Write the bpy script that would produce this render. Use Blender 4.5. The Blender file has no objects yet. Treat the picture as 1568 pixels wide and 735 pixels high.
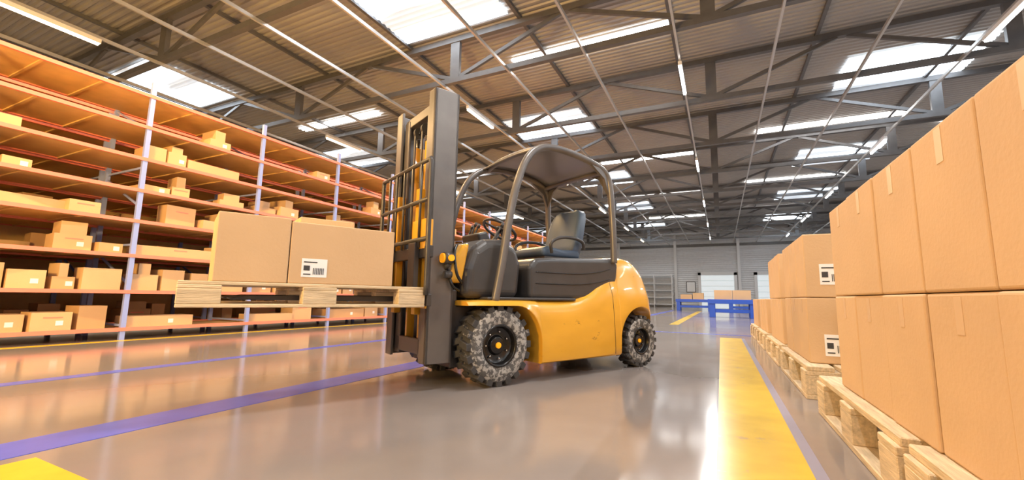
import bpy, math, random
from mathutils import Vector, Matrix
random.seed(7)
scene = bpy.context.scene
try:
    scene.view_settings.view_transform = 'Standard'
    scene.view_settings.look = 'None'
    scene.view_settings.exposure = 0.3
except Exception: pass

# ------------------------------------------------------------ materials
def srgb(r, g, b):
    f = lambda c: (c/255/12.92) if c/255 <= .04045 else ((c/255+.055)/1.055)**2.4
    return (f(r), f(g), f(b), 1)

def mat(name, col, rough=.5, metal=0, var=0, vscale=5, bump=0, bscale=40, emit=0, ecol=None,
        dirt=None, dirt_amt=.5, dscale=6, coat=0, stretch=None, rvar=0, alpha=None, trans=0):
    m = bpy.data.materials.new(name); m.use_nodes = True
    nt = m.node_tree; b = nt.nodes['Principled BSDF']; L = nt.links
    b.inputs['Base Color'].default_value = col
    b.inputs['Roughness'].default_value = rough
    b.inputs['Metallic'].default_value = metal
    b.inputs['Coat Weight'].default_value = coat
    b.inputs['Transmission Weight'].default_value = trans
    if emit:
        b.inputs['Emission Color'].default_value = ecol or col
        b.inputs['Emission Strength'].default_value = emit
    tc = nt.nodes.new('ShaderNodeTexCoord')
    mp = nt.nodes.new('ShaderNodeMapping')
    L.new(tc.outputs['Object'], mp.inputs['Vector'])
    if stretch: mp.inputs['Scale'].default_value = stretch
    last = None
    if var:
        n = nt.nodes.new('ShaderNodeTexNoise'); n.inputs['Scale'].default_value = vscale
        n.inputs['Detail'].default_value = 6
        L.new(mp.outputs[0], n.inputs['Vector'])
        r = nt.nodes.new('ShaderNodeValToRGB')
        r.color_ramp.elements[0].position = .3; r.color_ramp.elements[1].position = .7
        r.color_ramp.elements[0].color = tuple(c*(1-var) for c in col[:3])+(1,)
        r.color_ramp.elements[1].color = tuple(min(1, c*(1+var)) for c in col[:3])+(1,)
        L.new(n.outputs[0], r.inputs[0]); last = r.outputs[0]
        L.new(last, b.inputs['Base Color'])
    if dirt:
        n = nt.nodes.new('ShaderNodeTexNoise'); n.inputs['Scale'].default_value = dscale
        n.inputs['Detail'].default_value = 10; n.inputs['Roughness'].default_value = .7
        L.new(mp.outputs[0], n.inputs['Vector'])
        r = nt.nodes.new('ShaderNodeValToRGB')
        r.color_ramp.elements[0].position = dirt_amt; r.color_ramp.elements[1].position = dirt_amt+.06
        mx = nt.nodes.new('ShaderNodeMix'); mx.data_type = 'RGBA'
        L.new(n.outputs[0], r.inputs[0]); L.new(r.outputs[0], mx.inputs[0])
        if last: L.new(last, mx.inputs[6])
        else: mx.inputs[6].default_value = col
        mx.inputs[7].default_value = dirt
        L.new(mx.outputs[2], b.inputs['Base Color'])
    if rvar:
        n = nt.nodes.new('ShaderNodeTexNoise'); n.inputs['Scale'].default_value = 1.3
        n.inputs['Detail'].default_value = 8
        L.new(mp.outputs[0], n.inputs['Vector'])
        mr = nt.nodes.new('ShaderNodeMapRange')
        mr.inputs['To Min'].default_value = rough-rvar; mr.inputs['To Max'].default_value = rough+rvar
        L.new(n.outputs[0], mr.inputs[0]); L.new(mr.outputs[0], b.inputs['Roughness'])
    if bump:
        n = nt.nodes.new('ShaderNodeTexNoise'); n.inputs['Scale'].default_value = bscale
        L.new(mp.outputs[0], n.inputs['Vector'])
        bp = nt.nodes.new('ShaderNodeBump'); bp.inputs['Strength'].default_value = bump
        bp.inputs['Distance'].default_value = .01
        L.new(n.outputs[0], bp.inputs['Height']); L.new(bp.outputs[0], b.inputs['Normal'])
    return m

M = {}
M['floor'] = mat('polished_concrete', srgb(138, 131, 128), .12, var=.14, vscale=.9, rvar=.05, bump=.04, bscale=3)
M['blue_paint'] = mat('blue_floor_paint', srgb(84, 100, 200), .25, var=.12, vscale=3)
M['yel_paint'] = mat('yellow_floor_paint', srgb(212, 180, 54), .25, var=.10, vscale=4, dirt=srgb(188, 162, 80), dirt_amt=.60, dscale=3)
M['lil_paint'] = mat('lilac_floor_paint', srgb(140, 142, 165), .3, var=.05)
M['wall'] = mat('wall_cladding', srgb(220, 222, 225), .5, var=.04)
M['ceil'] = mat('roof_sheet', srgb(162, 160, 158), .45, metal=.2, var=.08, vscale=.5)
M['truss'] = mat('truss_steel', srgb(100, 100, 102), .45, metal=.3, var=.1)
M['rail'] = mat('rail_steel', srgb(190, 190, 190), .35, metal=.5)
M['sky'] = mat('skylight_panel', (.8, .88, 1, 1), .5, emit=5, ecol=(.85, .94, 1, 1))
M['tube'] = mat('tube_glow', (1, 1, 1, 1), .5, emit=12, ecol=(1, .98, .95, 1))
M['tubew'] = mat('tube_glow_warm', (1, 1, 1, 1), .5, emit=12, ecol=(1, .78, .5, 1))
M['card'] = mat('cardboard', srgb(202, 168, 128), .72, var=.05, vscale=2.5, bump=.1, bscale=60)
M['card2'] = mat('cardboard_dark', srgb(194, 156, 114), .75, var=.06, vscale=2.5)
M['tape'] = mat('packing_tape', srgb(210, 177, 138), .4)
M['label'] = mat('paper_label', srgb(235, 235, 235), .6)
M['ink'] = mat('label_ink', srgb(60, 60, 62), .6)
M['wood'] = mat('pallet_wood', srgb(206, 184, 150), .7, var=.22, vscale=7, stretch=(1, 9, 9), bump=.3, bscale=20)
M['salmon'] = mat('rack_beam_red', srgb(232, 134, 116), .45, var=.05)
M['deck'] = mat('rack_deck', srgb(215, 178, 120), .6, var=.08)
M['post'] = mat('rack_post_blue', srgb(145, 162, 228), .4)
M['yellow'] = mat('forklift_yellow', srgb(222, 162, 50), .27, var=.05, vscale=3, coat=.5, dirt=srgb(95, 70, 40), dirt_amt=.65, dscale=5, stretch=(1, 1, 2.2))
M['black'] = mat('forklift_black', srgb(66, 64, 64), .33, var=.12, vscale=6, bump=.03)
M['dark'] = mat('dark_steel', srgb(74, 71, 69), .4, metal=.4, var=.15, vscale=8)
M['mast'] = mat('mast_steel', srgb(104, 100, 98), .36, metal=.3, var=.12, vscale=5)
M['chrome'] = mat('chrome', srgb(200, 200, 200), .15, metal=1)
M['rubber'] = mat('tyre_rubber', srgb(60, 58, 57), .75, var=.2, vscale=20, dirt=srgb(150, 146, 140), dirt_amt=.60, dscale=14, bump=.3)
M['wallr'] = mat('tyre_sidewall', srgb(80, 78, 76), .75, var=.25, vscale=20, dirt=srgb(164, 160, 154), dirt_amt=.48, dscale=22, bump=.3)
M['rim'] = mat('rim_black', srgb(24, 23, 23), .25)
M['seat'] = mat('seat_vinyl', srgb(78, 94, 114), .42, bump=.08, bscale=80)
M['orange'] = mat('amber_lens', srgb(245, 160, 20), .3, emit=.4)
M['glass'] = mat('roof_tint', srgb(120, 118, 116), .3, metal=.1)
M['bluetab'] = mat('blue_table_paint', srgb(40, 85, 190), .4)
M['white'] = mat('white_paint', srgb(228, 229, 231), .5)
M['door'] = mat('door_panel', srgb(220, 232, 238), .5, emit=.35, ecol=(.9, .97, 1, 1))  # faint glow put into the panel so the door reads as lit

# uneven daylight through weathered translucent sheets
def skymat():
    nt = M['sky'].node_tree; b = nt.nodes['Principled BSDF']
    tc = nt.nodes.new('ShaderNodeTexCoord'); mp = nt.nodes.new('ShaderNodeMapping'); mp.inputs['Scale'].default_value = (.22, 1, 1)
    n = nt.nodes.new('ShaderNodeTexNoise'); n.inputs['Scale'].default_value = .9; n.inputs['Detail'].default_value = 2
    r = nt.nodes.new('ShaderNodeMapRange'); r.inputs['From Min'].default_value = .44; r.inputs['From Max'].default_value = .62
    r.inputs['To Min'].default_value = .42; r.inputs['To Max'].default_value = 6
    nt.links.new(tc.outputs['Object'], mp.inputs[0]); nt.links.new(mp.outputs[0], n.inputs['Vector'])
    nt.links.new(n.outputs[0], r.inputs[0]); nt.links.new(r.outputs[0], b.inputs['Emission Strength'])
skymat()
def ribwall():
    m = M['wall']; nt = m.node_tree; b = nt.nodes['Principled BSDF']
    tc = nt.nodes.new('ShaderNodeTexCoord'); w = nt.nodes.new('ShaderNodeTexWave')
    w.bands_direction = 'Z'; w.inputs['Scale'].default_value = 1.6
    nt.links.new(tc.outputs['Object'], w.inputs['Vector'])
    bp = nt.nodes.new('ShaderNodeBump'); bp.inputs['Strength'].default_value = .8; bp.inputs['Distance'].default_value = .05
    nt.links.new(w.outputs['Fac'], bp.inputs['Height']); nt.links.new(bp.outputs[0], b.inputs['Normal'])
ribwall()

# ------------------------------------------------------------ mesh builder
def crom(pts, n=8):
    P = [Vector(p) for p in pts]; out = []
    for i in range(len(P)-1):
        p0 = P[max(i-1, 0)]; p1 = P[i]; p2 = P[i+1]; p3 = P[min(i+2, len(P)-1)]
        for k in range(n):
            t = k/n
            out.append(.5*((2*p1)+(-p0+p2)*t+(2*p0-5*p1+4*p2-p3)*t*t+(-p0+3*p1-3*p2+p3)*t**3))
    out.append(P[-1]); return out

class MB:
    def __init__(s): s.v = []; s.f = []; s.m = []; s.sm = []; s.mats = []
    def mi(s, k):
        if k not in s.mats: s.mats.append(k)
        return s.mats.index(k)
    def add(s, vs, fs, k, smooth=False):
        o = len(s.v); s.v += [tuple(v) for v in vs]; i = s.mi(k)
        for n, f in enumerate(fs):
            s.f.append([a+o for a in f]); s.m.append(i)
            s.sm.append(smooth[n] if isinstance(smooth, list) else smooth)
    def box(s, lo, hi, k, T=None):
        x0, y0, z0 = lo; x1, y1, z1 = hi
        vs = [Vector(p) for p in [(x0,y0,z0),(x1,y0,z0),(x1,y1,z0),(x0,y1,z0),(x0,y0,z1),(x1,y0,z1),(x1,y1,z1),(x0,y1,z1)]]
        if T: vs = [T @ v for v in vs]
        s.add(vs, [(0,3,2,1),(4,5,6,7),(0,1,5,4),(1,2,6,5),(2,3,7,6),(3,0,4,7)], k)
    def cbox(s, c, d, k, T=None):
        s.box([c[i]-d[i]/2 for i in range(3)], [c[i]+d[i]/2 for i in range(3)], k, T)
    def beam(s, p0, p1, w, h, k):
        p0 = Vector(p0); p1 = Vector(p1); d = (p1-p0); l = d.length; d.normalize()
        up = Vector((0,0,1)) if abs(d.z) < .95 else Vector((0,1,0))
        sd = d.cross(up).normalized(); up = sd.cross(d)
        vs = []
        for q in (p0, p1):
            for a, b in ((-1,-1),(1,-1),(1,1),(-1,1)): vs.append(q+sd*a*w/2+up*b*h/2)
        s.add(vs, [(3,2,1,0),(4,5,6,7),(0,1,5,4),(1,2,6,5),(2,3,7,6),(3,0,4,7)], k)
    def prism(s, prof, y0, y1, k):   # prof in xz
        n = len(prof)
        vs = [(x, y0, z) for x, z in prof]+[(x, y1, z) for x, z in prof]
        fs = [tuple(range(n)), tuple(range(2*n-1, n-1, -1))]+[(i, i+n, (i+1) % n+n, (i+1) % n) for i in range(n)]
        s.add(vs, fs, k)
    def tube(s, path, r, k, seg=12, closed=False):
        P = [Vector(p) for p in path]; n = len(P); vs = []; prev = None
        for i, p in enumerate(P):
            if closed: t = P[(i+1) % n]-P[i-1]
            else: t = P[min(i+1, n-1)]-P[max(i-1, 0)]
            t.normalize()
            if prev is None:
                a = Vector((0,0,1)) if abs(t.z) < .9 else Vector((1,0,0))
                u = t.cross(a).normalized()
            else: u = (prev-t*prev.dot(t)).normalized()
            prev = u; w = t.cross(u); rr = r[i] if isinstance(r, list) else r
            for j in range(seg):
                a = 2*math.pi*j/seg; vs.append(p+u*math.cos(a)*rr+w*math.sin(a)*rr)
        fs = []; sm = []
        for i in range(n if closed else n-1):
            i2 = (i+1) % n
            for j in range(seg):
                j2 = (j+1) % seg; fs.append((i*seg+j, i*seg+j2, i2*seg+j2, i2*seg+j)); sm.append(True)
        if not closed:
            fs.append(tuple(range(seg-1, -1, -1))); fs.append(tuple(range((n-1)*seg, n*seg))); sm += [False, False]
        s.add(vs, fs, k, sm)
    def lathe(s, prof, c, k, seg=48, smooth=True):  # axis y; prof (r,y)
        vs = []; n = len(prof)
        for j in range(seg):
            a = 2*math.pi*j/seg
            for r, y in prof: vs.append((c[0]+r*math.cos(a), c[1]+y, c[2]+r*math.sin(a)))
        fs = [(j*n+i, j*n+i+1, ((j+1) % seg)*n+i+1, ((j+1) % seg)*n+i) for j in range(seg) for i in range(n-1)]
        s.add(vs, fs, k, smooth)
    def build(s, name, parent=None, bevel=0, bseg=2, subd=0, loc=None, rotz=None, fixn=True):
        me = bpy.data.meshes.new(name); me.from_pydata(s.v, [], s.f)
        for k in s.mats: me.materials.append(M[k])
        me.polygons.foreach_set('material_index', s.m); me.polygons.foreach_set('use_smooth', s.sm)
        me.update()
        if fixn:
            import bmesh
            bm = bmesh.new(); bm.from_mesh(me); bmesh.ops.recalc_face_normals(bm, faces=bm.faces[:]); bm.to_mesh(me); bm.free()
        o = bpy.data.objects.new(name, me); scene.collection.objects.link(o)
        if parent: o.parent = parent
        if loc: o.location = loc
        if rotz is not None: o.rotation_euler = (0, 0, rotz)
        if bevel:
            b = o.modifiers.new('bevel', 'BEVEL'); b.width = bevel; b.segments = bseg; b.limit_method = 'ANGLE'; b.angle_limit = math.radians(35)
        if subd:
            b = o.modifiers.new('sub', 'SUBSURF'); b.levels = subd; b.render_levels = subd
        return o

def interp(x, tab):
    tab = sorted(tab)
    if x <= tab[0][0]: return tab[0][1]
    for (a, b), (c, d) in zip(tab, tab[1:]):
        if x <= c:
            return b+(d-b)*(x-a)/(c-a) if c > a else d
    return tab[-1][1]

# ------------------------------------------------------------ room shell
XL, XR, YN, YF, ZC = -22, 14, -8, 44, 7.3
b = MB(); b.box((XL, YN, -.1), (XR, YF, 0), 'floor'); b.build('floor')
b = MB(); b.box((XL-.2, YF, 0), (XR+.2, YF+.2, ZC+.1), 'wall'); b.build('wall_back')
b = MB(); b.box((XL-.2, YN-.2, 0), (XR+.2, YN, ZC+.1), 'wall'); b.build('wall_front')
b = MB(); b.box((XL-.2, YN, 0), (XL, YF, ZC+.1), 'wall'); b.build('wall_left')
b = MB(); b.box((XR, YN, 0), (XR+.2, YF, ZC+.1), 'wall'); b.build('wall_right')

def corr(name, x0, x1, y0, y1, z, k, pitch=.17, amp=.035, name_obj=True):
    b = MB(); vs = []; y = y0; prof = []
    while y < y1-1e-6:
        for dy, dz in ((0, 0), (.35, 0), (.5, 1), (.85, 1)):
            prof.append((y+dy*pitch, z+dz*amp))
        y += pitch
    prof.append((y1, z))
    prof = [p for p in prof if p[0] <= y1]
    for yy, zz in prof: vs += [(x0, yy, zz), (x1, yy, zz)]
    fs = [(2*i, 2*i+1, 2*i+3, 2*i+2) for i in range(len(prof)-1)]
    b.add(vs, fs, k)
    return b.build(name, fixn=False)
corr('ceiling', XL, XR, YN, YF, ZC, 'ceil')
n = 1
for sx in (-16, -5.7, 4.9):
    for sy in (-1, 7.0, 15, 23, 31, 39):
        corr('window_%d' % n, sx-1.5, sx+1.5, sy-1.3, sy+1.2, ZC-.05, 'sky'); n += 1
for sx0, sx1, sy in ((-5, -.8, 10.2), (-5, -.8, 20.2), (-5, -.8, 28), (-5, -.8, 36), (1.5, 6, 18.6), (1.5, 6, 26.6), (1.5, 6, 34.5), (-15, -11, 11.2), (-15, -11, 19), (7.5, 11, 11), (7.5, 11, 20)):
    corr('window_%d' % n, sx0, sx1, sy-.17, sy+.17, ZC-.05, 'tube'); n += 1

# trusses
b = MB()
b.box((XL, -.06, 6.0), (XR, .06, 6.13), 'truss'); b.box((XL, -.07, 7.08), (XR, .07, 7.22), 'truss')
sx = [-17.4, -11.6, -5.8, 0, 5.8, 11.6]
for x in sx:
    b.box((x-.13, -.05, 6.1), (x+.13, .05, 7.1), 'truss')
    for d in (-1, 1):
        if XL < x+d*2.9 < XR: b.beam((x, 0, 6.1), (x+d*2.8, 0, 7.1), .07, .09, 'truss')
tr = b.build('roof_truss')
ys = [-6+3.62*i for i in range(14)]
tr.location.y = ys[0]
for y in ys[1:]:
    o = bpy.data.objects.new('roof_truss', tr.data); o.location.y = y; scene.collection.objects.link(o)
b = MB()
for i in range(-11, 8):
    x = -.6+1.83*i
    b.box((x-.022, YN, 5.93), (x+.022, YF, 6.0), 'rail')
b.build('ceiling_rails')
b = MB()
for x in [-20+3.2*i for i in range(11)]:
    b.box((x-.04, YN, 7.2), (x+.04, YF, 7.28), 'truss')
b.build('roof_purlins')

meshes = {}
for x in (-11.58, -6.09, -.6, 4.89, 10.38):
    warm = x < -3  # left rows get a made-up warm tint
    for y in (-4.3, 3, 10.3, 17.5, 24.7, 31.9, 39):
        if warm not in meshes:
            b = MB(); b.box((-.04, -.75, 5.84), (.04, .75, 5.93), 'white'); b.box((-.03, -.72, 5.80), (.03, .72, 5.84), 'tubew' if warm else 'tube')
            o = b.build('fluorescent_tube_light'); meshes[warm] = o.data
        else:
            o = bpy.data.objects.new('fluorescent_tube_light', meshes[warm]); scene.collection.objects.link(o)
        o.location = (x, y, 0)
        if y < 26:
            l = bpy.data.lights.new('tube_fill', 'AREA'); l.shape = 'RECTANGLE'; l.size = .08; l.size_y = 1.45  # fill area light added below each tube to brighten the hall
            l.energy = 270 if warm else 160
            l.color = (1, .64, .28) if warm else (1, .98, .96)
            lo = bpy.data.objects.new('tube_fill', l); lo.parent = o; lo.location = (0, 0, 5.79); scene.collection.objects.link(lo)

# back wall
b = MB()
for x in (-14.6, -9.2, -3.8, 1.6, 7.0, 12.4):
    b.box((x-.12, YF-.25, 0), (x+.12, YF, ZC-.1), 'white')
b.build('trim_1')
b = MB(); b.box((XL, YF-.08, 5.7), (XR, YF, 5.95), 'truss'); b.build('trim_2')
for i, (x0, x1) in enumerate(((-1.6, 1.15), (3.0, 5.4))):
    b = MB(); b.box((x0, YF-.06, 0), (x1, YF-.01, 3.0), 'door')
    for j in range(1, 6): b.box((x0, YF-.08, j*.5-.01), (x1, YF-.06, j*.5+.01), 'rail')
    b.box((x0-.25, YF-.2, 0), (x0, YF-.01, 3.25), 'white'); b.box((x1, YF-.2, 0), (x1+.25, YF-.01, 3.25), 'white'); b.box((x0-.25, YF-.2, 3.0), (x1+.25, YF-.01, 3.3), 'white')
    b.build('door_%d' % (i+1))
b = MB(); b.box((-2.9, YF-.08, 1.4), (-2.1, YF-.01, 2.4), 'ink'); b.box((-2.85, YF-.1, 1.45), (-2.15, YF-.08, 2.35), 'label'); b.build('notice_board')
b = MB()
for x in (-7.3, -5.7, -4.1):
    for y in (42.9, 43.7): b.cbox((x, y, 1.5), (.08, .08, 3), 'white')
for z in (.2, .85, 1.5, 2.15, 2.9): b.box((-7.35, 42.85, z), (-4.05, 43.75, z+.07), 'white')
b.build('storage_shelf')

# ------------------------------------------------------------ floor markings
def mark(x0, y0, x1, y1, k):
    b = MB(); b.box((x0, y0, 0), (x1, y1, .002), k); b.build('floor_marking_line')
mark(-2.95, -7, -2.68, 30, 'blue_paint')
mark(-4.80, -7, -4.66, 30, 'blue_paint')
mark(-7.60, -7, -7.46, 30, 'yel_paint')
mark(-.045, .9, .31, 9.2, 'yel_paint')
mark(.31, .9, .36, 9.2, 'lil_paint')
mark(-2.6, .45, .0, .84, 'yel_paint')
mark(-2.66, 9.9, 3, 10.05, 'blue_paint')
mark(-1.35, 13, -1.1, 30, 'yel_paint')
mark(-2.66, 20, 3, 20.2, 'blue_paint')

# ------------------------------------------------------------ pallet
def pallet(b, L, W, H, ox=0, oy=0, oz=0):
    t = H*.14
    for y in (-W/2+.05, 0, W/2-.05):
        b.cbox((ox+0, oy+y, oz+t/2), (L, .10, t), 'wood')
        for x in (-L/2+.10, 0, L/2-.10):
            b.cbox((ox+x, oy+y, oz+t+(H-3*t)/2), (.2, .10, H-3*t), 'wood')
    for x in (-L/2+.10, 0, L/2-.10):
        b.cbox((ox+x, oy, oz+H-1.5*t), (.2, W, t), 'wood')
    nb = 6; bw = W/nb
    for i in range(nb):
        b.cbox((ox, oy-W/2+bw*(i+.5), oz+H-t/2), (L, bw*.84, t), 'wood')

def label(b, o, u, v, n, w, h):
    o = Vector(o); u = Vector(u); v = Vector(v); n = Vector(n)
    def q(a0, a1, b0, b1, e, k):
        p = [o+u*a0+v*b0+n*e, o+u*a1+v*b0+n*e, o+u*a1+v*b1+n*e, o+u*a0+v*b1+n*e]
        p2 = [x-n*.002 for x in p]
        b.add(p+p2, [(0,1,2,3),(7,6,5,4),(0,4,5,1),(1,5,6,2),(2,6,7,3),(3,7,4,0)], k)
    q(0, w, 0, h, .002, 'label')
    q(w*.08, w*.32, h*.35, h*.62, .0035, 'ink')
    for i in range(7):
        q(w*(.45+.065*i), w*(.45+.065*i+.03), h*.15, h*.50, .0035, 'ink')
    q(w*.08, w*.6, h*.78, h*.84, .0035, 'ink')
    q(w*.08, w*.36, h*.12, h*.18, .0035, 'ink')

# ------------------------------------------------------------ right-hand carton stacks
X0 = .60; BW = .41
def cartons(name, y0, ny, rows, zb=.235, bh=.5, seed=0, labels=False):
    rnd = random.Random(seed); b = MB(); bt = MB()
    for r in range(rows):
        for i in range(ny):
            for j in range(2):
                jx = rnd.uniform(-.004, .004); ya = y0+i*BW; xa = X0+j*.54+jx
                z = zb+r*bh
                b.box((xa, ya+.002, z+.001), (xa+.534, ya+BW-.002, z+bh-.002), 'card')
                if j == 0:
                    yc = ya+BW/2
                    bt.box((xa-.0012, yc-.022, z+bh-.12), (xa+.001, yc+.022, z+bh-.014), 'tape')
    o = b.build(name, bevel=.009, bseg=3)
    bt.build('packing_tape', parent=o)
    if labels:
        b2 = MB()
        for r in range(rows):
            label(b2, (X0+.10, y0+.002, zb+r*bh+(.06 if r == 0 else .10)), (1,0,0), (0,0,1), (0,-1,0), .17, .16)
        b2.build('carton_labels', parent=o)
    return o
def wpallet(y0, y1):
    b = MB(); L = y1-y0
    pallet(b, L, 1.2, .234)
    o = b.build('wooden_pallet', bevel=.004, bseg=1, loc=(.53+.6, (y0+y1)/2, 0), rotz=math.radians(90))
wpallet(2.02, 3.42); wpallet(.55, 1.95); wpallet(-.9, .48)
wpallet(3.85, 5.35); wpallet(5.55, 6.95); wpallet(7.3, 8.7); wpallet(9.0, 10.4)
cartons('carton_stack', 3.09-BW*3, 3, 2, seed=1)
cartons('carton_stack', 3.09-BW*6-.005, 3, 2, seed=2)
cartons('carton_stack', 3.09-BW*9-.01, 3, 2, seed=3)
cartons('carton_stack', 4.05, 3, 2, seed=4, labels=True)
cartons('carton_stack', 5.62, 3, 2, seed=5)
cartons('carton_stack', 7.38, 3, 1, seed=6)
cartons('carton_stack', 9.1, 3, 1, seed=7)

# ------------------------------------------------------------ left racks
LV = [.15, .68, 1.2, 1.71, 2.17, 2.65, 3.14, 3.63]
XS = -7.69; DEP = 1.1
Y0 = 3.17-1.78*5; NB = 15
def rack(dx, back=False):
    b = MB()
    for i in range(NB+1):
        y = Y0+1.78*i
        for x in (XS, XS-DEP):
            b.cbox((x, y, 1.93), (.05, .06, 3.86), 'post')
        for k in range(6):
            za = .2+k*.58
            b.beam((XS, y, za), (XS-DEP, y, za+(.5 if k % 2 else 0)), .02, .03, 'post')
    y1 = Y0+1.78*NB
    for z in LV:
        b.box((XS-.01, Y0, z-.03), (XS+.035, y1, z+.02), 'salmon')
        b.box((XS-DEP-.03, Y0, z-.03), (XS-DEP+.01, y1, z+.02), 'salmon')
        b.box((XS-DEP+.01, Y0, z-.012), (XS-.01, y1, z+.008), 'deck')
        for i in range(NB):
            for t in (.33, .67):
                y = Y0+1.78*(i+t); b.box((XS-DEP, y-.015, z-.03), (XS-.01, y+.015, z-.012), 'deck')
    if back: b.box((XS-DEP-.06, Y0, .1), (XS-DEP-.035, y1, 3.7), 'deck')
    o = b.build('storage_rack'); o.location.x = dx
    return o
def rackboxes(par, seed, dens):
    rnd = random.Random(seed); b = MB()
    for li, z in enumerate(LV[:-1]):
        d = dens[li]; y = Y0+.1
        while y < Y0+1.78*NB-.6:
            w = rnd.uniform(.18, .46); h = rnd.uniform(.14, .34); dp = rnd.uniform(.25, .5)
            if li > 3: h *= .75
            if rnd.random() < .18: w = rnd.uniform(.7, 1.1); h = rnd.uniform(.14, .22)
            ph = (y-Y0) % 1.78
            if ph < .05: y += .05
            if ph+w > 1.72: y += 1.78-ph+.06; continue
            if rnd.random() < d:
                off = rnd.uniform(.02, .14); x1 = XS-off
                a = rnd.uniform(-.12, .12)
                T = Matrix.Translation((x1-dp/2, y+w/2, z+.009)) @ Matrix.Rotation(a, 4, 'Z')
                kk = 'card' if rnd.random() < .8 else 'card2'
                b.box((-dp/2, -w/2, 0), (dp/2, w/2, h), kk, T)
                if rnd.random() < .45:
                    lz = h*.3; b.box((dp/2, w*.1, lz), (dp/2+.003, w*.1+.07, lz+.06), 'label', T)
                if rnd.random() < .25:
                    b.box((dp/2, w*.05-.1, h*.7), (dp/2+.003, w*.05+.08, h*.7+.015), 'salmon', T)
                if rnd.random() < .4 and h < .3:
                    h2 = rnd.uniform(.1, min(.2, .44-h)); w2 = w*rnd.uniform(.4, .7)
                    b.box((-dp/2, -w2/2, h), (dp/2-.03, w2/2, h+h2), 'card', T)
            y += w+rnd.uniform(.01, .07)
    return b.build('rack_cartons', parent=par)
rackboxes(rack(0), 11, [.97, .98, .95, .85, .75, .42, .15])
rackboxes(rack(-1.3, True), 12, [.8, .8, .8, .7, .6, .4, .2])

# ------------------------------------------------------------ blue work platform
def bluetable(cx, cy, w, d):
    b = MB()
    b.box((cx-w/2, cy-d/2, .56), (cx+w/2, cy+d/2, .74), 'bluetab')
    for sx_ in (-1, 1):
        for sy_ in (-1, 1): b.cbox((cx+sx_*(w/2-.16), cy+sy_*(d/2-.1), .29), (.22, .14, .58), 'bluetab')
    b.box((cx-w/2+.1, cy-d/2+.08, .2), (cx+w/2-.1, cy-d/2+.14, .34), 'bluetab')
    b.box((cx-w/2+.1, cy+d/2-.14, .2), (cx+w/2-.1, cy+d/2-.08, .34), 'bluetab')
    b.build('work_table', bevel=.01)
bluetable(.4, 20.2, 1.8, 1.0); bluetable(-1.6, 31, 2.2, 1.2); bluetable(1.4, 31, 2.0, 1.2)
b = MB(); b.box((-.25, 19.9, .74), (.42, 20.5, 1.12), 'card'); b.box((.44, 19.9, .74), (1.1, 20.5, 1.12), 'card'); b.build('cardboard_box')
b = MB(); b.box((-2.4, 30.6, .74), (-1.7, 31.3, 1.05), 'card'); b.box((-1.65, 30.6, .74), (-1.0, 31.3, 1.15), 'card'); b.build('cardboard_box')

# ------------------------------------------------------------ FORKLIFT (local: +x forward, +y driver's left)
FL = bpy.data.objects.new('forklift', None); scene.collection.objects.link(FL)
FL.location = (-2.07, 3.32, 0); FROT = math.radians(-116.75); FL.rotation_euler = (0, 0, FROT)

ZT = [(.30, .66), (.2, .672), (-.75, .675), (-.95, .70), (-1.1, .77), (-1.25, .90), (-1.38, 1.03), (-1.5, 1.11), (-1.7, 1.145), (-1.88, 1.12), (-2.0, 1.03), (-2.08, .88), (-2.14, .68), (-2.17, .5), (-2.19, .40)]
def zb(x):
    if x > -.15: return .625
    if x > -.42: return .29+.335*math.sqrt(max(0, 1-((x+.15)/.27)**2))
    if x > -1.495: return .145
    d = .345**2-(x+1.84)**2
    return .265+math.sqrt(max(0, d))
WT = [(.30, .54), (.15, .57), (-.4, .575), (-.9, .56), (-1.4, .55), (-1.8, .55), (-1.98, .53), (-2.1, .47), (-2.19, .38)]
rows = [(.965, 0), (.995, .02), (1, .08), (.985, .3), (.965, .5), (.955, .65), (.94, .8), (.90, .91), (.84, .975), (.72, 1.0), (.35, 1.01)]
xs = [.30, .27, .22, .1, 0, -.15]
xs += [-.15-.27*math.sin(math.radians(a)) for a in range(10, 91, 8)]
xs += [-.4205, -.43, -.5, -.6, -.7, -.8, -.88, -.95, -1.0, -1.05, -1.1, -1.15, -1.2, -1.25, -1.3, -1.35, -1.4, -1.45, -1.493, -1.497]
xs += [-1.84+.344*math.cos(math.radians(a)) for a in range(8, 180, 8)]
xs += [-2.19]
xs = sorted(set(round(x, 4) for x in xs), reverse=True)
def section(x):
    z0 = zb(x); w = interp(x, WT)
    zt = sum(interp(x+d, ZT) for d in (-.05, -.025, 0, .025, .05))/5
    zt = max(zt, z0+.03)
    p = []
    for fy, ft in rows:
        z = z0+(zt-z0)*ft
        nar = 1-.22*max(0, (z-.7))/.45 if z > .7 else 1
        p.append((w*fy*nar, z))
    return p
vs = []; sec = len(rows)*2
for x in xs:
    p = section(x)
    for y, z in p: vs.append((x, y, z))
    for y, z in reversed(p): vs.append((x, -y, z))
fs = []
for i in range(len(xs)-1):
    for j in range(sec):
        j2 = (j+1) % sec; fs.append((i*sec+j, i*sec+j2, (i+1)*sec+j2, (i+1)*sec+j))
sm = [True]*len(fs)
fs.append(tuple(range(sec))); fs.append(tuple(range(len(xs)*sec-1, (len(xs)-1)*sec-1, -1))); sm += [False, False]
b = MB(); b.add(vs, fs, 'yellow', sm)
o = b.build('body_shell', FL)
es = o.modifiers.new('es', 'EDGE_SPLIT'); es.split_angle = math.radians(40)
b = MB()
for s in (-1, 1):
    b.tube([(-1.40, s*y, z) for y, z in section(-1.40)[1:10]], .003, 'rim', 6)
b.build('panel_seam', FL)

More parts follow.
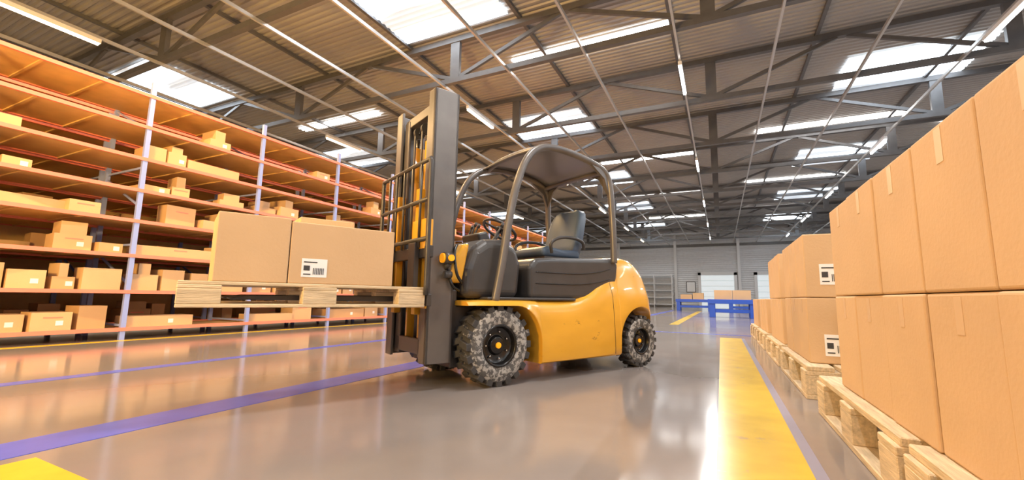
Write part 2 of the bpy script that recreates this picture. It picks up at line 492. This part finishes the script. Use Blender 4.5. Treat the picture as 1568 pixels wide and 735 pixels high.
b = MB()
b.box((-1.45, -.33, .14), (.33, .33, .62), 'dark')
b.box((-2.1, -.28, .2), (-1.4, .28, .62), 'dark')
b.box((.28, -.33, .2), (.38, .33, .75), 'dark')
b.tube([(0, -.5, .31), (0, .5, .31)], .06, 'dark'); b.tube([(-1.84, -.5, .265), (-1.84, .5, .265)], .05, 'dark')
b.build('chassis', FL, bevel=.01)

b = MB(); b.box((-.9, -.50, .672), (.1, .50, .695), 'black'); b.build('floor_mat', FL, bevel=.008)
b = MB()
b.prism([(-.36, .68), (-.35, .97), (-.42, 1.04), (-.6, 1.06), (-1.35, 1.10), (-1.50, 1.12), (-1.56, 1.05), (-1.5, .68)], -.475, .475, 'black')
b.build('battery_hood', FL, bevel=.045, bseg=5)
b = MB()
for s in (-1, 1):
    for z in (.82, .92):
        b.tube(crom([(-.42, s*.476, z), (-.9, s*.478, z+.004), (-1.2, s*.477, z+.03), (-1.42, s*.474, z+.075)], 6), .005, 'rim', 8)
b.build('hood_grooves', FL)
b = MB()
b.prism([(.27, .68), (.26, .92), (.20, 1.09), (.08, 1.17), (-.12, 1.19), (-.26, 1.13), (-.31, .98), (-.28, .68)], -.43, .43, 'black')
b.build('front_cowl', FL, bevel=.075, bseg=6)
b = MB()
b.prism([(.275, .80), (.40, .80), (.37, .98), (.27, 1.11), (.21, 1.13)], -.40, .40, 'yellow')
b.build('front_panel', FL, bevel=.03, bseg=4)
b = MB()
b.prism([(-.05, 1.17), (-.02, 1.26), (-.12, 1.29), (-.2, 1.17)], -.16, .14, 'black'); b.build('instrument_panel', FL, bevel=.02, bseg=3)
b = MB()
c = Vector((-.36, 0, 1.34)); ax = Vector((-.5, 0, .86)).normalized(); u = Vector((0,1,0)); w = ax.cross(u)
ring = [c+u*.17*math.cos(a*math.pi/16)+w*.17*math.sin(a*math.pi/16) for a in range(32)]
b.tube(ring, .014, 'black', 10, closed=True)
for a in (0, 2.1, 4.2): b.tube([c, c+u*.165*math.cos(a)+w*.165*math.sin(a)], .011, 'black')
b.tube([c, c-ax*.22], .022, 'black'); b.tube([c-ax*.01, c+ax*.015], .045, 'black', 16)
b.tube([c+u*.12, c+u*.12+ax*.06], .014, 'black')
b.build('steering_wheel', FL)
b = MB()
for y, h in ((-.2, .2), (-.26, .22), (-.32, .2), (.2, .16)):
    b.tube(crom([(-.15, y, 1.15), (-.18, y, 1.25), (-.24, y, 1.18+h)], 4), .008, 'dark')
    b.tube([(-.24, y, 1.17+h), (-.255, y, 1.21+h)], .016, 'black')
b.build('control_levers', FL)

# seat
b = MB()
b.prism([(-.72, 1.10), (-.70, 1.17), (-.78, 1.205), (-1.0, 1.18), (-1.22, 1.19), (-1.24, 1.10)], -.24, .24, 'seat')
b.build('seat_cushion', FL, bevel=.035, bseg=5)
b = MB()
def slab(vsx, k):
    vs = []; seg = 20
    for xf, xb_, z, hw in vsx:
        for j in range(seg):
            a = 2*math.pi*j/seg; cc = math.cos(a); ss = math.sin(a)
            ex = lambda v: math.copysign(abs(v)**.45, v)
            yy = hw*ex(ss); xx = (xf+xb_)/2+(xf-xb_)/2*ex(cc)
            if cc > 0: xx += .035*(abs(yy)/hw)**2
            vs.append((xx, yy, z))
    n = len(vsx); fs = []
    for i in range(n-1):
        for j in range(seg): fs.append((i*seg+j, i*seg+(j+1) % seg, (i+1)*seg+(j+1) % seg, (i+1)*seg+j))
    sm = [True]*len(fs); fs.append(tuple(range(seg))); fs.append(tuple(range((n-1)*seg, n*seg))); sm += [True, True]
    b.add(vs, fs, k, sm)
slab([(-1.17, -1.24, 1.12, .20), (-1.15, -1.26, 1.15, .225), (-1.17, -1.29, 1.25, .24), (-1.21, -1.32, 1.40, .24), (-1.25, -1.36, 1.53, .225), (-1.28, -1.38, 1.60, .20), (-1.30, -1.385, 1.635, .17), (-1.32, -1.37, 1.65, .12)], 'seat')
b.build('seat_back', FL)
b = MB(); b.box((-1.25, -.22, 1.06), (-.75, .22, 1.115), 'black')
for s in (-1, 1):
    b.tube(crom([(-1.26, s*.26, 1.20), (-1.22, s*.28, 1.27), (-1.08, s*.29, 1.30), (-.90, s*.29, 1.29), (-.78, s*.285, 1.23), (-.80, s*.27, 1.13)], 6), .017, 'black')
b.build('seat_frame', FL, bevel=.005)

# overhead guard
b = MB()
for s in (-1, 1):
    b.tube(crom([(.03, s*.50, .66), (-.03, s*.50, .95), (-.10, s*.50, 1.35), (-.18, s*.50, 1.68), (-.30, s*.49, 1.93), (-.46, s*.475, 2.06), (-.66, s*.465, 2.105), (-.95, s*.46, 2.10), (-1.22, s*.46, 2.06), (-1.36, s*.47, 2.0), (-1.42, s*.48, 1.88), (-1.44, s*.49, 1.6), (-1.46, s*.49, 1.3), (-1.47, s*.485, 1.06)], 8), .034, 'mast', 14)
b.tube(crom([(-.52, -.47, 2.075), (-.50, -.2, 2.11), (-.50, .2, 2.11), (-.52, .47, 2.075)], 6), .028, 'mast', 12)
b.tube(crom([(-1.36, -.47, 2.0), (-1.38, -.2, 2.03), (-1.38, .2, 2.03), (-1.36, .47, 2.0)], 6), .028, 'mast', 12)
for s in (-1, 1):
    b.prism([(-1.43, 1.70), (-1.33, 1.93), (-1.15, 2.04), (-1.38, 2.02), (-1.45, 1.9)], s*.475-.015, s*.475+.015, 'mast')
    vs_ = [(-1.40, s*.475, 1.75), (-1.40, s*.475, 2.0), (-1.38, s*.22, 2.02), (-1.39, s*.36, 1.95)]
    vs_ = vs_+[(x-.02, y, z) for x, y, z in vs_]
    b.add(vs_, [(0,1,2,3), (7,6,5,4), (0,4,5,1), (1,5,6,2), (2,6,7,3), (3,7,4,0)], 'mast')
b.build('overhead_guard', FL)
b = MB(); vs = []; gx = [-.44, -.5, -.6, -.75, -.9, -1.05, -1.2, -1.32, -1.4]; gz = [2.055, 2.085, 2.105, 2.115, 2.115, 2.105, 2.08, 2.045, 1.98]
for dz in (0, .02):
    for x, z in zip(gx, gz):
        for j in range(9):
            y = -.46+.92*j/8; vs.append((x, y, z+dz+.02*(1-(y/.46)**2)))
nn = len(gx)*9; fs = []
for q in (0, nn):
    for i in range(len(gx)-1):
        for j in range(8): fs.append((q+i*9+j, q+i*9+j+1, q+(i+1)*9+j+1, q+(i+1)*9+j))
for i in range(len(gx)-1):
    for j in (0, 8): fs.append((i*9+j, (i+1)*9+j, nn+(i+1)*9+j, nn+i*9+j))
for j in range(8):
    for i in (0, len(gx)-1): fs.append((i*9+j, i*9+j+1, nn+i*9+j+1, nn+i*9+j))
b.add(vs, fs, 'glass', True); b.build('guard_roof', FL)

# mast
b = MB()
for s in (-1, 1):
    def bx(x0, x1, ya, yb, z0, z1, k='mast'):
        b.box((x0, min(s*ya, s*yb), z0), (x1, max(s*ya, s*yb), z1), k)
    bx(.35, .57, .355, .385, .19, 2.36)
    bx(.35, .375, .27, .385, .19, 2.36); bx(.545, .57, .27, .385, .19, 2.36)
    bx(.385, .535, .255, .275, .22, 2.26)
    bx(.385, .405, .18, .275, .22, 2.26); bx(.515, .535, .18, .275, .22, 2.26)
    bx(.41, .51, .10, .13, .3, 2.0, 'yellow')
for z in (.24, 1.3, 2.2): b.box((.34, -.37, z), (.37, .37, z+.1), 'mast')
b.box((.39, -.27, 2.2), (.53, .27, 2.28), 'mast'); b.box((.50, -.27, .24), (.535, .27, .36), 'mast')
b.box((.385, -.27, 1.75), (.41, .27, 1.83), 'dark')
b.build('mast_uprights', FL, bevel=.005)
b = MB()
for y in (-.15, .15):
    b.tube([(.46, y, .25), (.46, y, 1.45)], .035, 'dark', 16); b.tube([(.46, y, 1.45), (.46, y, 2.2)], .022, 'chrome', 16)
b.tube([(.44, 0, .25), (.44, 0, 1.2)], .045, 'dark', 16)
for y in (-.07, .07):
    b.box((.52, y-.012, .7), (.53, y+.012, 2.15), 'dark')
    b.tube([(.49, y-.015, 2.12), (.49, y+.015, 2.12)], .05, 'dark', 20)
for y in (-.04, 0, .04):
    b.tube(crom([(.5, y, 2.1), (.47, y, 2.18), (.42, y, 2.05), (.40, y, 1.4), (.38, y, .8), (.3, y, .6)], 6), .01, 'rim', 8)
for s in (-1, 1): b.tube([(.36, s*.3, .95), (.1, s*.3, .62)], .03, 'dark', 12)
b.build('mast_hydraulics', FL)
b = MB()
for z in (.62, .98):
    b.box((.575, -.47, z), (.615, .47, z+.09), 'dark')
for y in (-.33, .33):
    b.box((.555, y-.05, .60), (.58, y+.05, 1.15), 'yellow')
for y in (-.2, .2): b.box((.54, y-.03, .55), (.60, y+.03, 1.55), 'yellow')
b.box((.55, .17, 1.05), (.62, .40, 1.28), 'yellow')
for y in (-.25, .25):
    b.box((.615, y-.06, .648), (.655, y+.06, 1.10), 'dark')
    b.prism([(.62, .648), (1.80, .655), (1.82, .665), (1.7, .683), (.62, .690)], y-.06, y+.06, 'dark')
b.build('fork_carriage', FL, bevel=.005)
b = MB()
for y in (-.48, .48): b.tube(crom([(.63, y, .7), (.63, y, 1.2), (.63, y, 1.66), (.63, y*.98, 1.72)], 5), .018, 'dark', 10)
for z in (1.12, 1.42, 1.73): b.tube([(.63, -.48, z), (.63, .48, z)], .017, 'dark', 10)
for y in (-.32, -.16, 0, .16, .32): b.tube([(.63, y, 1.06), (.63, y, 1.73)], .011, 'dark', 8)
b.build('load_backrest', FL)
b = MB()
for s in (-1, 1):
    b.tube([(.40, s*.43, .985), (.47, s*.43, .985)], .045, 'black', 20); b.tube([(.47, s*.43, .985), (.485, s*.43, .985)], .038, 'orange', 20)
    b.tube([(.43, s*.475, .985), (.43, s*.49, .985)], .025, 'orange', 16)
    b.tube([(.42, s*.36, .90), (.42, s*.43, .95)], .02, 'black', 10)
    b.tube([(.40, s*.43, .86), (.46, s*.43, .86)], .028, 'black', 16)
b.build('head_lamps', FL)
b = MB()
b.tube(crom([(.30, .43, .80), (.36, .45, .87), (.37, .42, 1.02), (.33, .38, 1.1)], 6), .012, 'rim', 8)
b.tube(crom([(.3, .40, .74), (.38, .42, .78), (.40, .38, .9)], 6), .012, 'rim', 8)
b.build('hydraulic_hoses', FL)
def wheel(cx, yo, R, W, name, s):
    b = MB(); k = 'rubber'; Rb = R-.024; ri = R*.50
    def Y(t): return s*(yo-t)
    prof = [(ri, Y(.02)), (ri+.012, Y(.004)), (R*.72, Y(-.004)), (R*.84, Y(.002)), (Rb-.012, Y(.012))]
    b.lathe(prof, (cx, 0, R), 'wallr', 56)
    prof = [(Rb-.012, Y(.012)), (Rb, Y(.03)), (Rb, Y(W-.03)), (Rb-.012, Y(W-.012)), (R*.8, Y(W)), (ri, Y(W-.01)), (ri, Y(.02))]
    b.lathe(prof, (cx, 0, R), k, 56)
    nl = 20
    for i in range(nl):
        for row in (0, 1):
            a = 2*math.pi*(i+.5*row)/nl
            T = Matrix.Translation((cx, 0, R)) @ Matrix.Rotation(-a, 4, 'Y')
            t0, t1 = (.004, W*.52) if row == 0 else (W*.48, W-.004)
            hw = R*math.pi/nl*.62; sk = hw*.9*(1 if row == 0 else -1)
            ya, yb = Y(t0), Y(t1)
            vs = []
            for xx, g in ((R*.86, .95), (R-.001, .86)):
                vs += [T @ Vector((xx, ya, -hw*g)), T @ Vector((xx, yb, -hw*g+sk)), T @ Vector((xx, yb, hw*g+sk)), T @ Vector((xx, ya, hw*g))]
            b.add(vs, [(0,1,2,3),(7,6,5,4),(0,4,5,1),(1,5,6,2),(2,6,7,3),(3,7,4,0)], k)
    b.lathe([(ri+.014, Y(.012)), (ri+.004, Y(-.002)), (ri-.010, Y(.004)), (ri-.016, Y(.05)), (ri-.03, Y(.06)), (ri*.5, Y(.07)), (ri*.42, Y(.04)), (ri*.2, Y(.035)), (0.0001, Y(.035))], (cx, 0, R), 'rim', 40)
    b.lathe([(ri, Y(W-.02)), (ri*.6, Y(W-.05)), (.0001, Y(W-.05))], (cx, 0, R), 'rim', 32)
    for i in range(7):
        a = 2*math.pi*i/7; x = cx+ri*.68*math.cos(a); z = R+ri*.68*math.sin(a)
        b.tube([(x, Y(.08), z), (x, Y(.045), z)], .009, 'chrome', 6)
    b.tube([(cx, Y(.05), R), (cx, Y(.02), R)], ri*.15, 'orange', 18)
    return b.build(name, FL, bevel=.004, bseg=2)
for s, nme in ((1, 'left'), (-1, 'right')):
    wheel(0, .55, .315, .22, 'wheel_front_'+nme, s)
    wheel(-1.84, .535, .265, .17, 'wheel_rear_'+nme, s)

# ------------------------------------------------------------ load on the forks
def place(o): o.location = FL.location; o.rotation_euler = FL.rotation_euler
b = MB(); pallet(b, 1.43, 1.0, .145, 1.345, -.03, .612); o = b.build('wooden_pallet', bevel=.004, bseg=1); place(o)
def lbox(x0, x1, y0, y1, z1, lab=None):
    b = MB(); b.box((x0, y0, .758), (x1, y1, z1), 'card')
    o = b.build('cardboard_box', bevel=.006, bseg=3); place(o)
    b = MB()
    if lab: label(b, (lab+.13, y1, .80), (-1,0,0), (0,0,1), (0,1,0), .15, .115)
    else: b.box((x0+.02, (y0+y1)/2-.02, z1-.001), (x1-.02, (y0+y1)/2+.02, z1+.001), 'tape')
    l = b.build('label', parent=o)
lbox(1.535, 1.91, .0, .44, 1.155)
lbox(.87, 1.53, .0, .44, 1.14, lab=1.33)
lbox(1.02, 1.40, -.48, -.02, 1.25)
lbox(1.42, 1.80, -.50, -.02, 1.18)

# ------------------------------------------------------------ added unseen warm two-head fill light on a stand lighting the racking aisle
FS = bpy.data.objects.new('added_fill_stand', None); scene.collection.objects.link(FS)
FS.location = (-3.4, -2.6, 0); FS.rotation_euler = (0, 0, math.radians(38))
b = MB()
b.tube([(0, 0, .3), (0, 0, 2.75)], .025, 'dark')
for a in (0, 2.1, 4.2): b.tube([(0, 0, .5), (.5*math.cos(a), .5*math.sin(a), .02)], .018, 'dark')
b.box((-.6, -.06, 1.8), (.6, -.01, 2.6), 'dark')
T = Matrix.Translation((0, 0, 2.85)) @ Matrix.Rotation(math.radians(55), 4, 'X')
b.box((-.4, -.06, -.25), (.4, -.01, .25), 'dark', T)
b.build('stand', FS)
l = bpy.data.lights.new('warm_fill', 'AREA'); l.shape = 'RECTANGLE'; l.size = 1.1; l.size_y = .7; l.energy = 720; l.color = (1, .62, .2)
lo = bpy.data.objects.new('warm_fill', l); lo.parent = FS; lo.location = (0, 0, 2.2); lo.rotation_euler = (math.radians(103), 0, 0); scene.collection.objects.link(lo)
l = bpy.data.lights.new('warm_fill_upper', 'AREA'); l.shape = 'RECTANGLE'; l.size = .75; l.size_y = .45; l.energy = 520; l.color = (1, .56, .14)  # upper head added to throw a warm cast on the left ceiling
lo = bpy.data.objects.new('warm_fill_upper', l); lo.parent = FS; lo.location = (0, .01, 2.88); lo.rotation_euler = (math.radians(145), 0, 0); scene.collection.objects.link(lo)

w = bpy.data.worlds.new('World'); scene.world = w; w.use_nodes = True
w.node_tree.nodes['Background'].inputs[0].default_value = (.6, .75, 1, 1); w.node_tree.nodes['Background'].inputs[1].default_value = 1

# camera
cd = bpy.data.cameras.new('camera'); cam = bpy.data.objects.new('camera', cd); scene.collection.objects.link(cam)
cd.sensor_width = 36; cd.lens = 15.04; cd.clip_start = .02; cd.clip_end = 200
R = Matrix.Rotation(math.radians(25.95), 4, 'Z') @ Matrix.Rotation(math.radians(97.55), 4, 'X') @ Matrix.Rotation(math.radians(1.0), 4, 'Z')
cam.matrix_world = Matrix.Translation((0, 0, .7)) @ R
scene.camera = cam
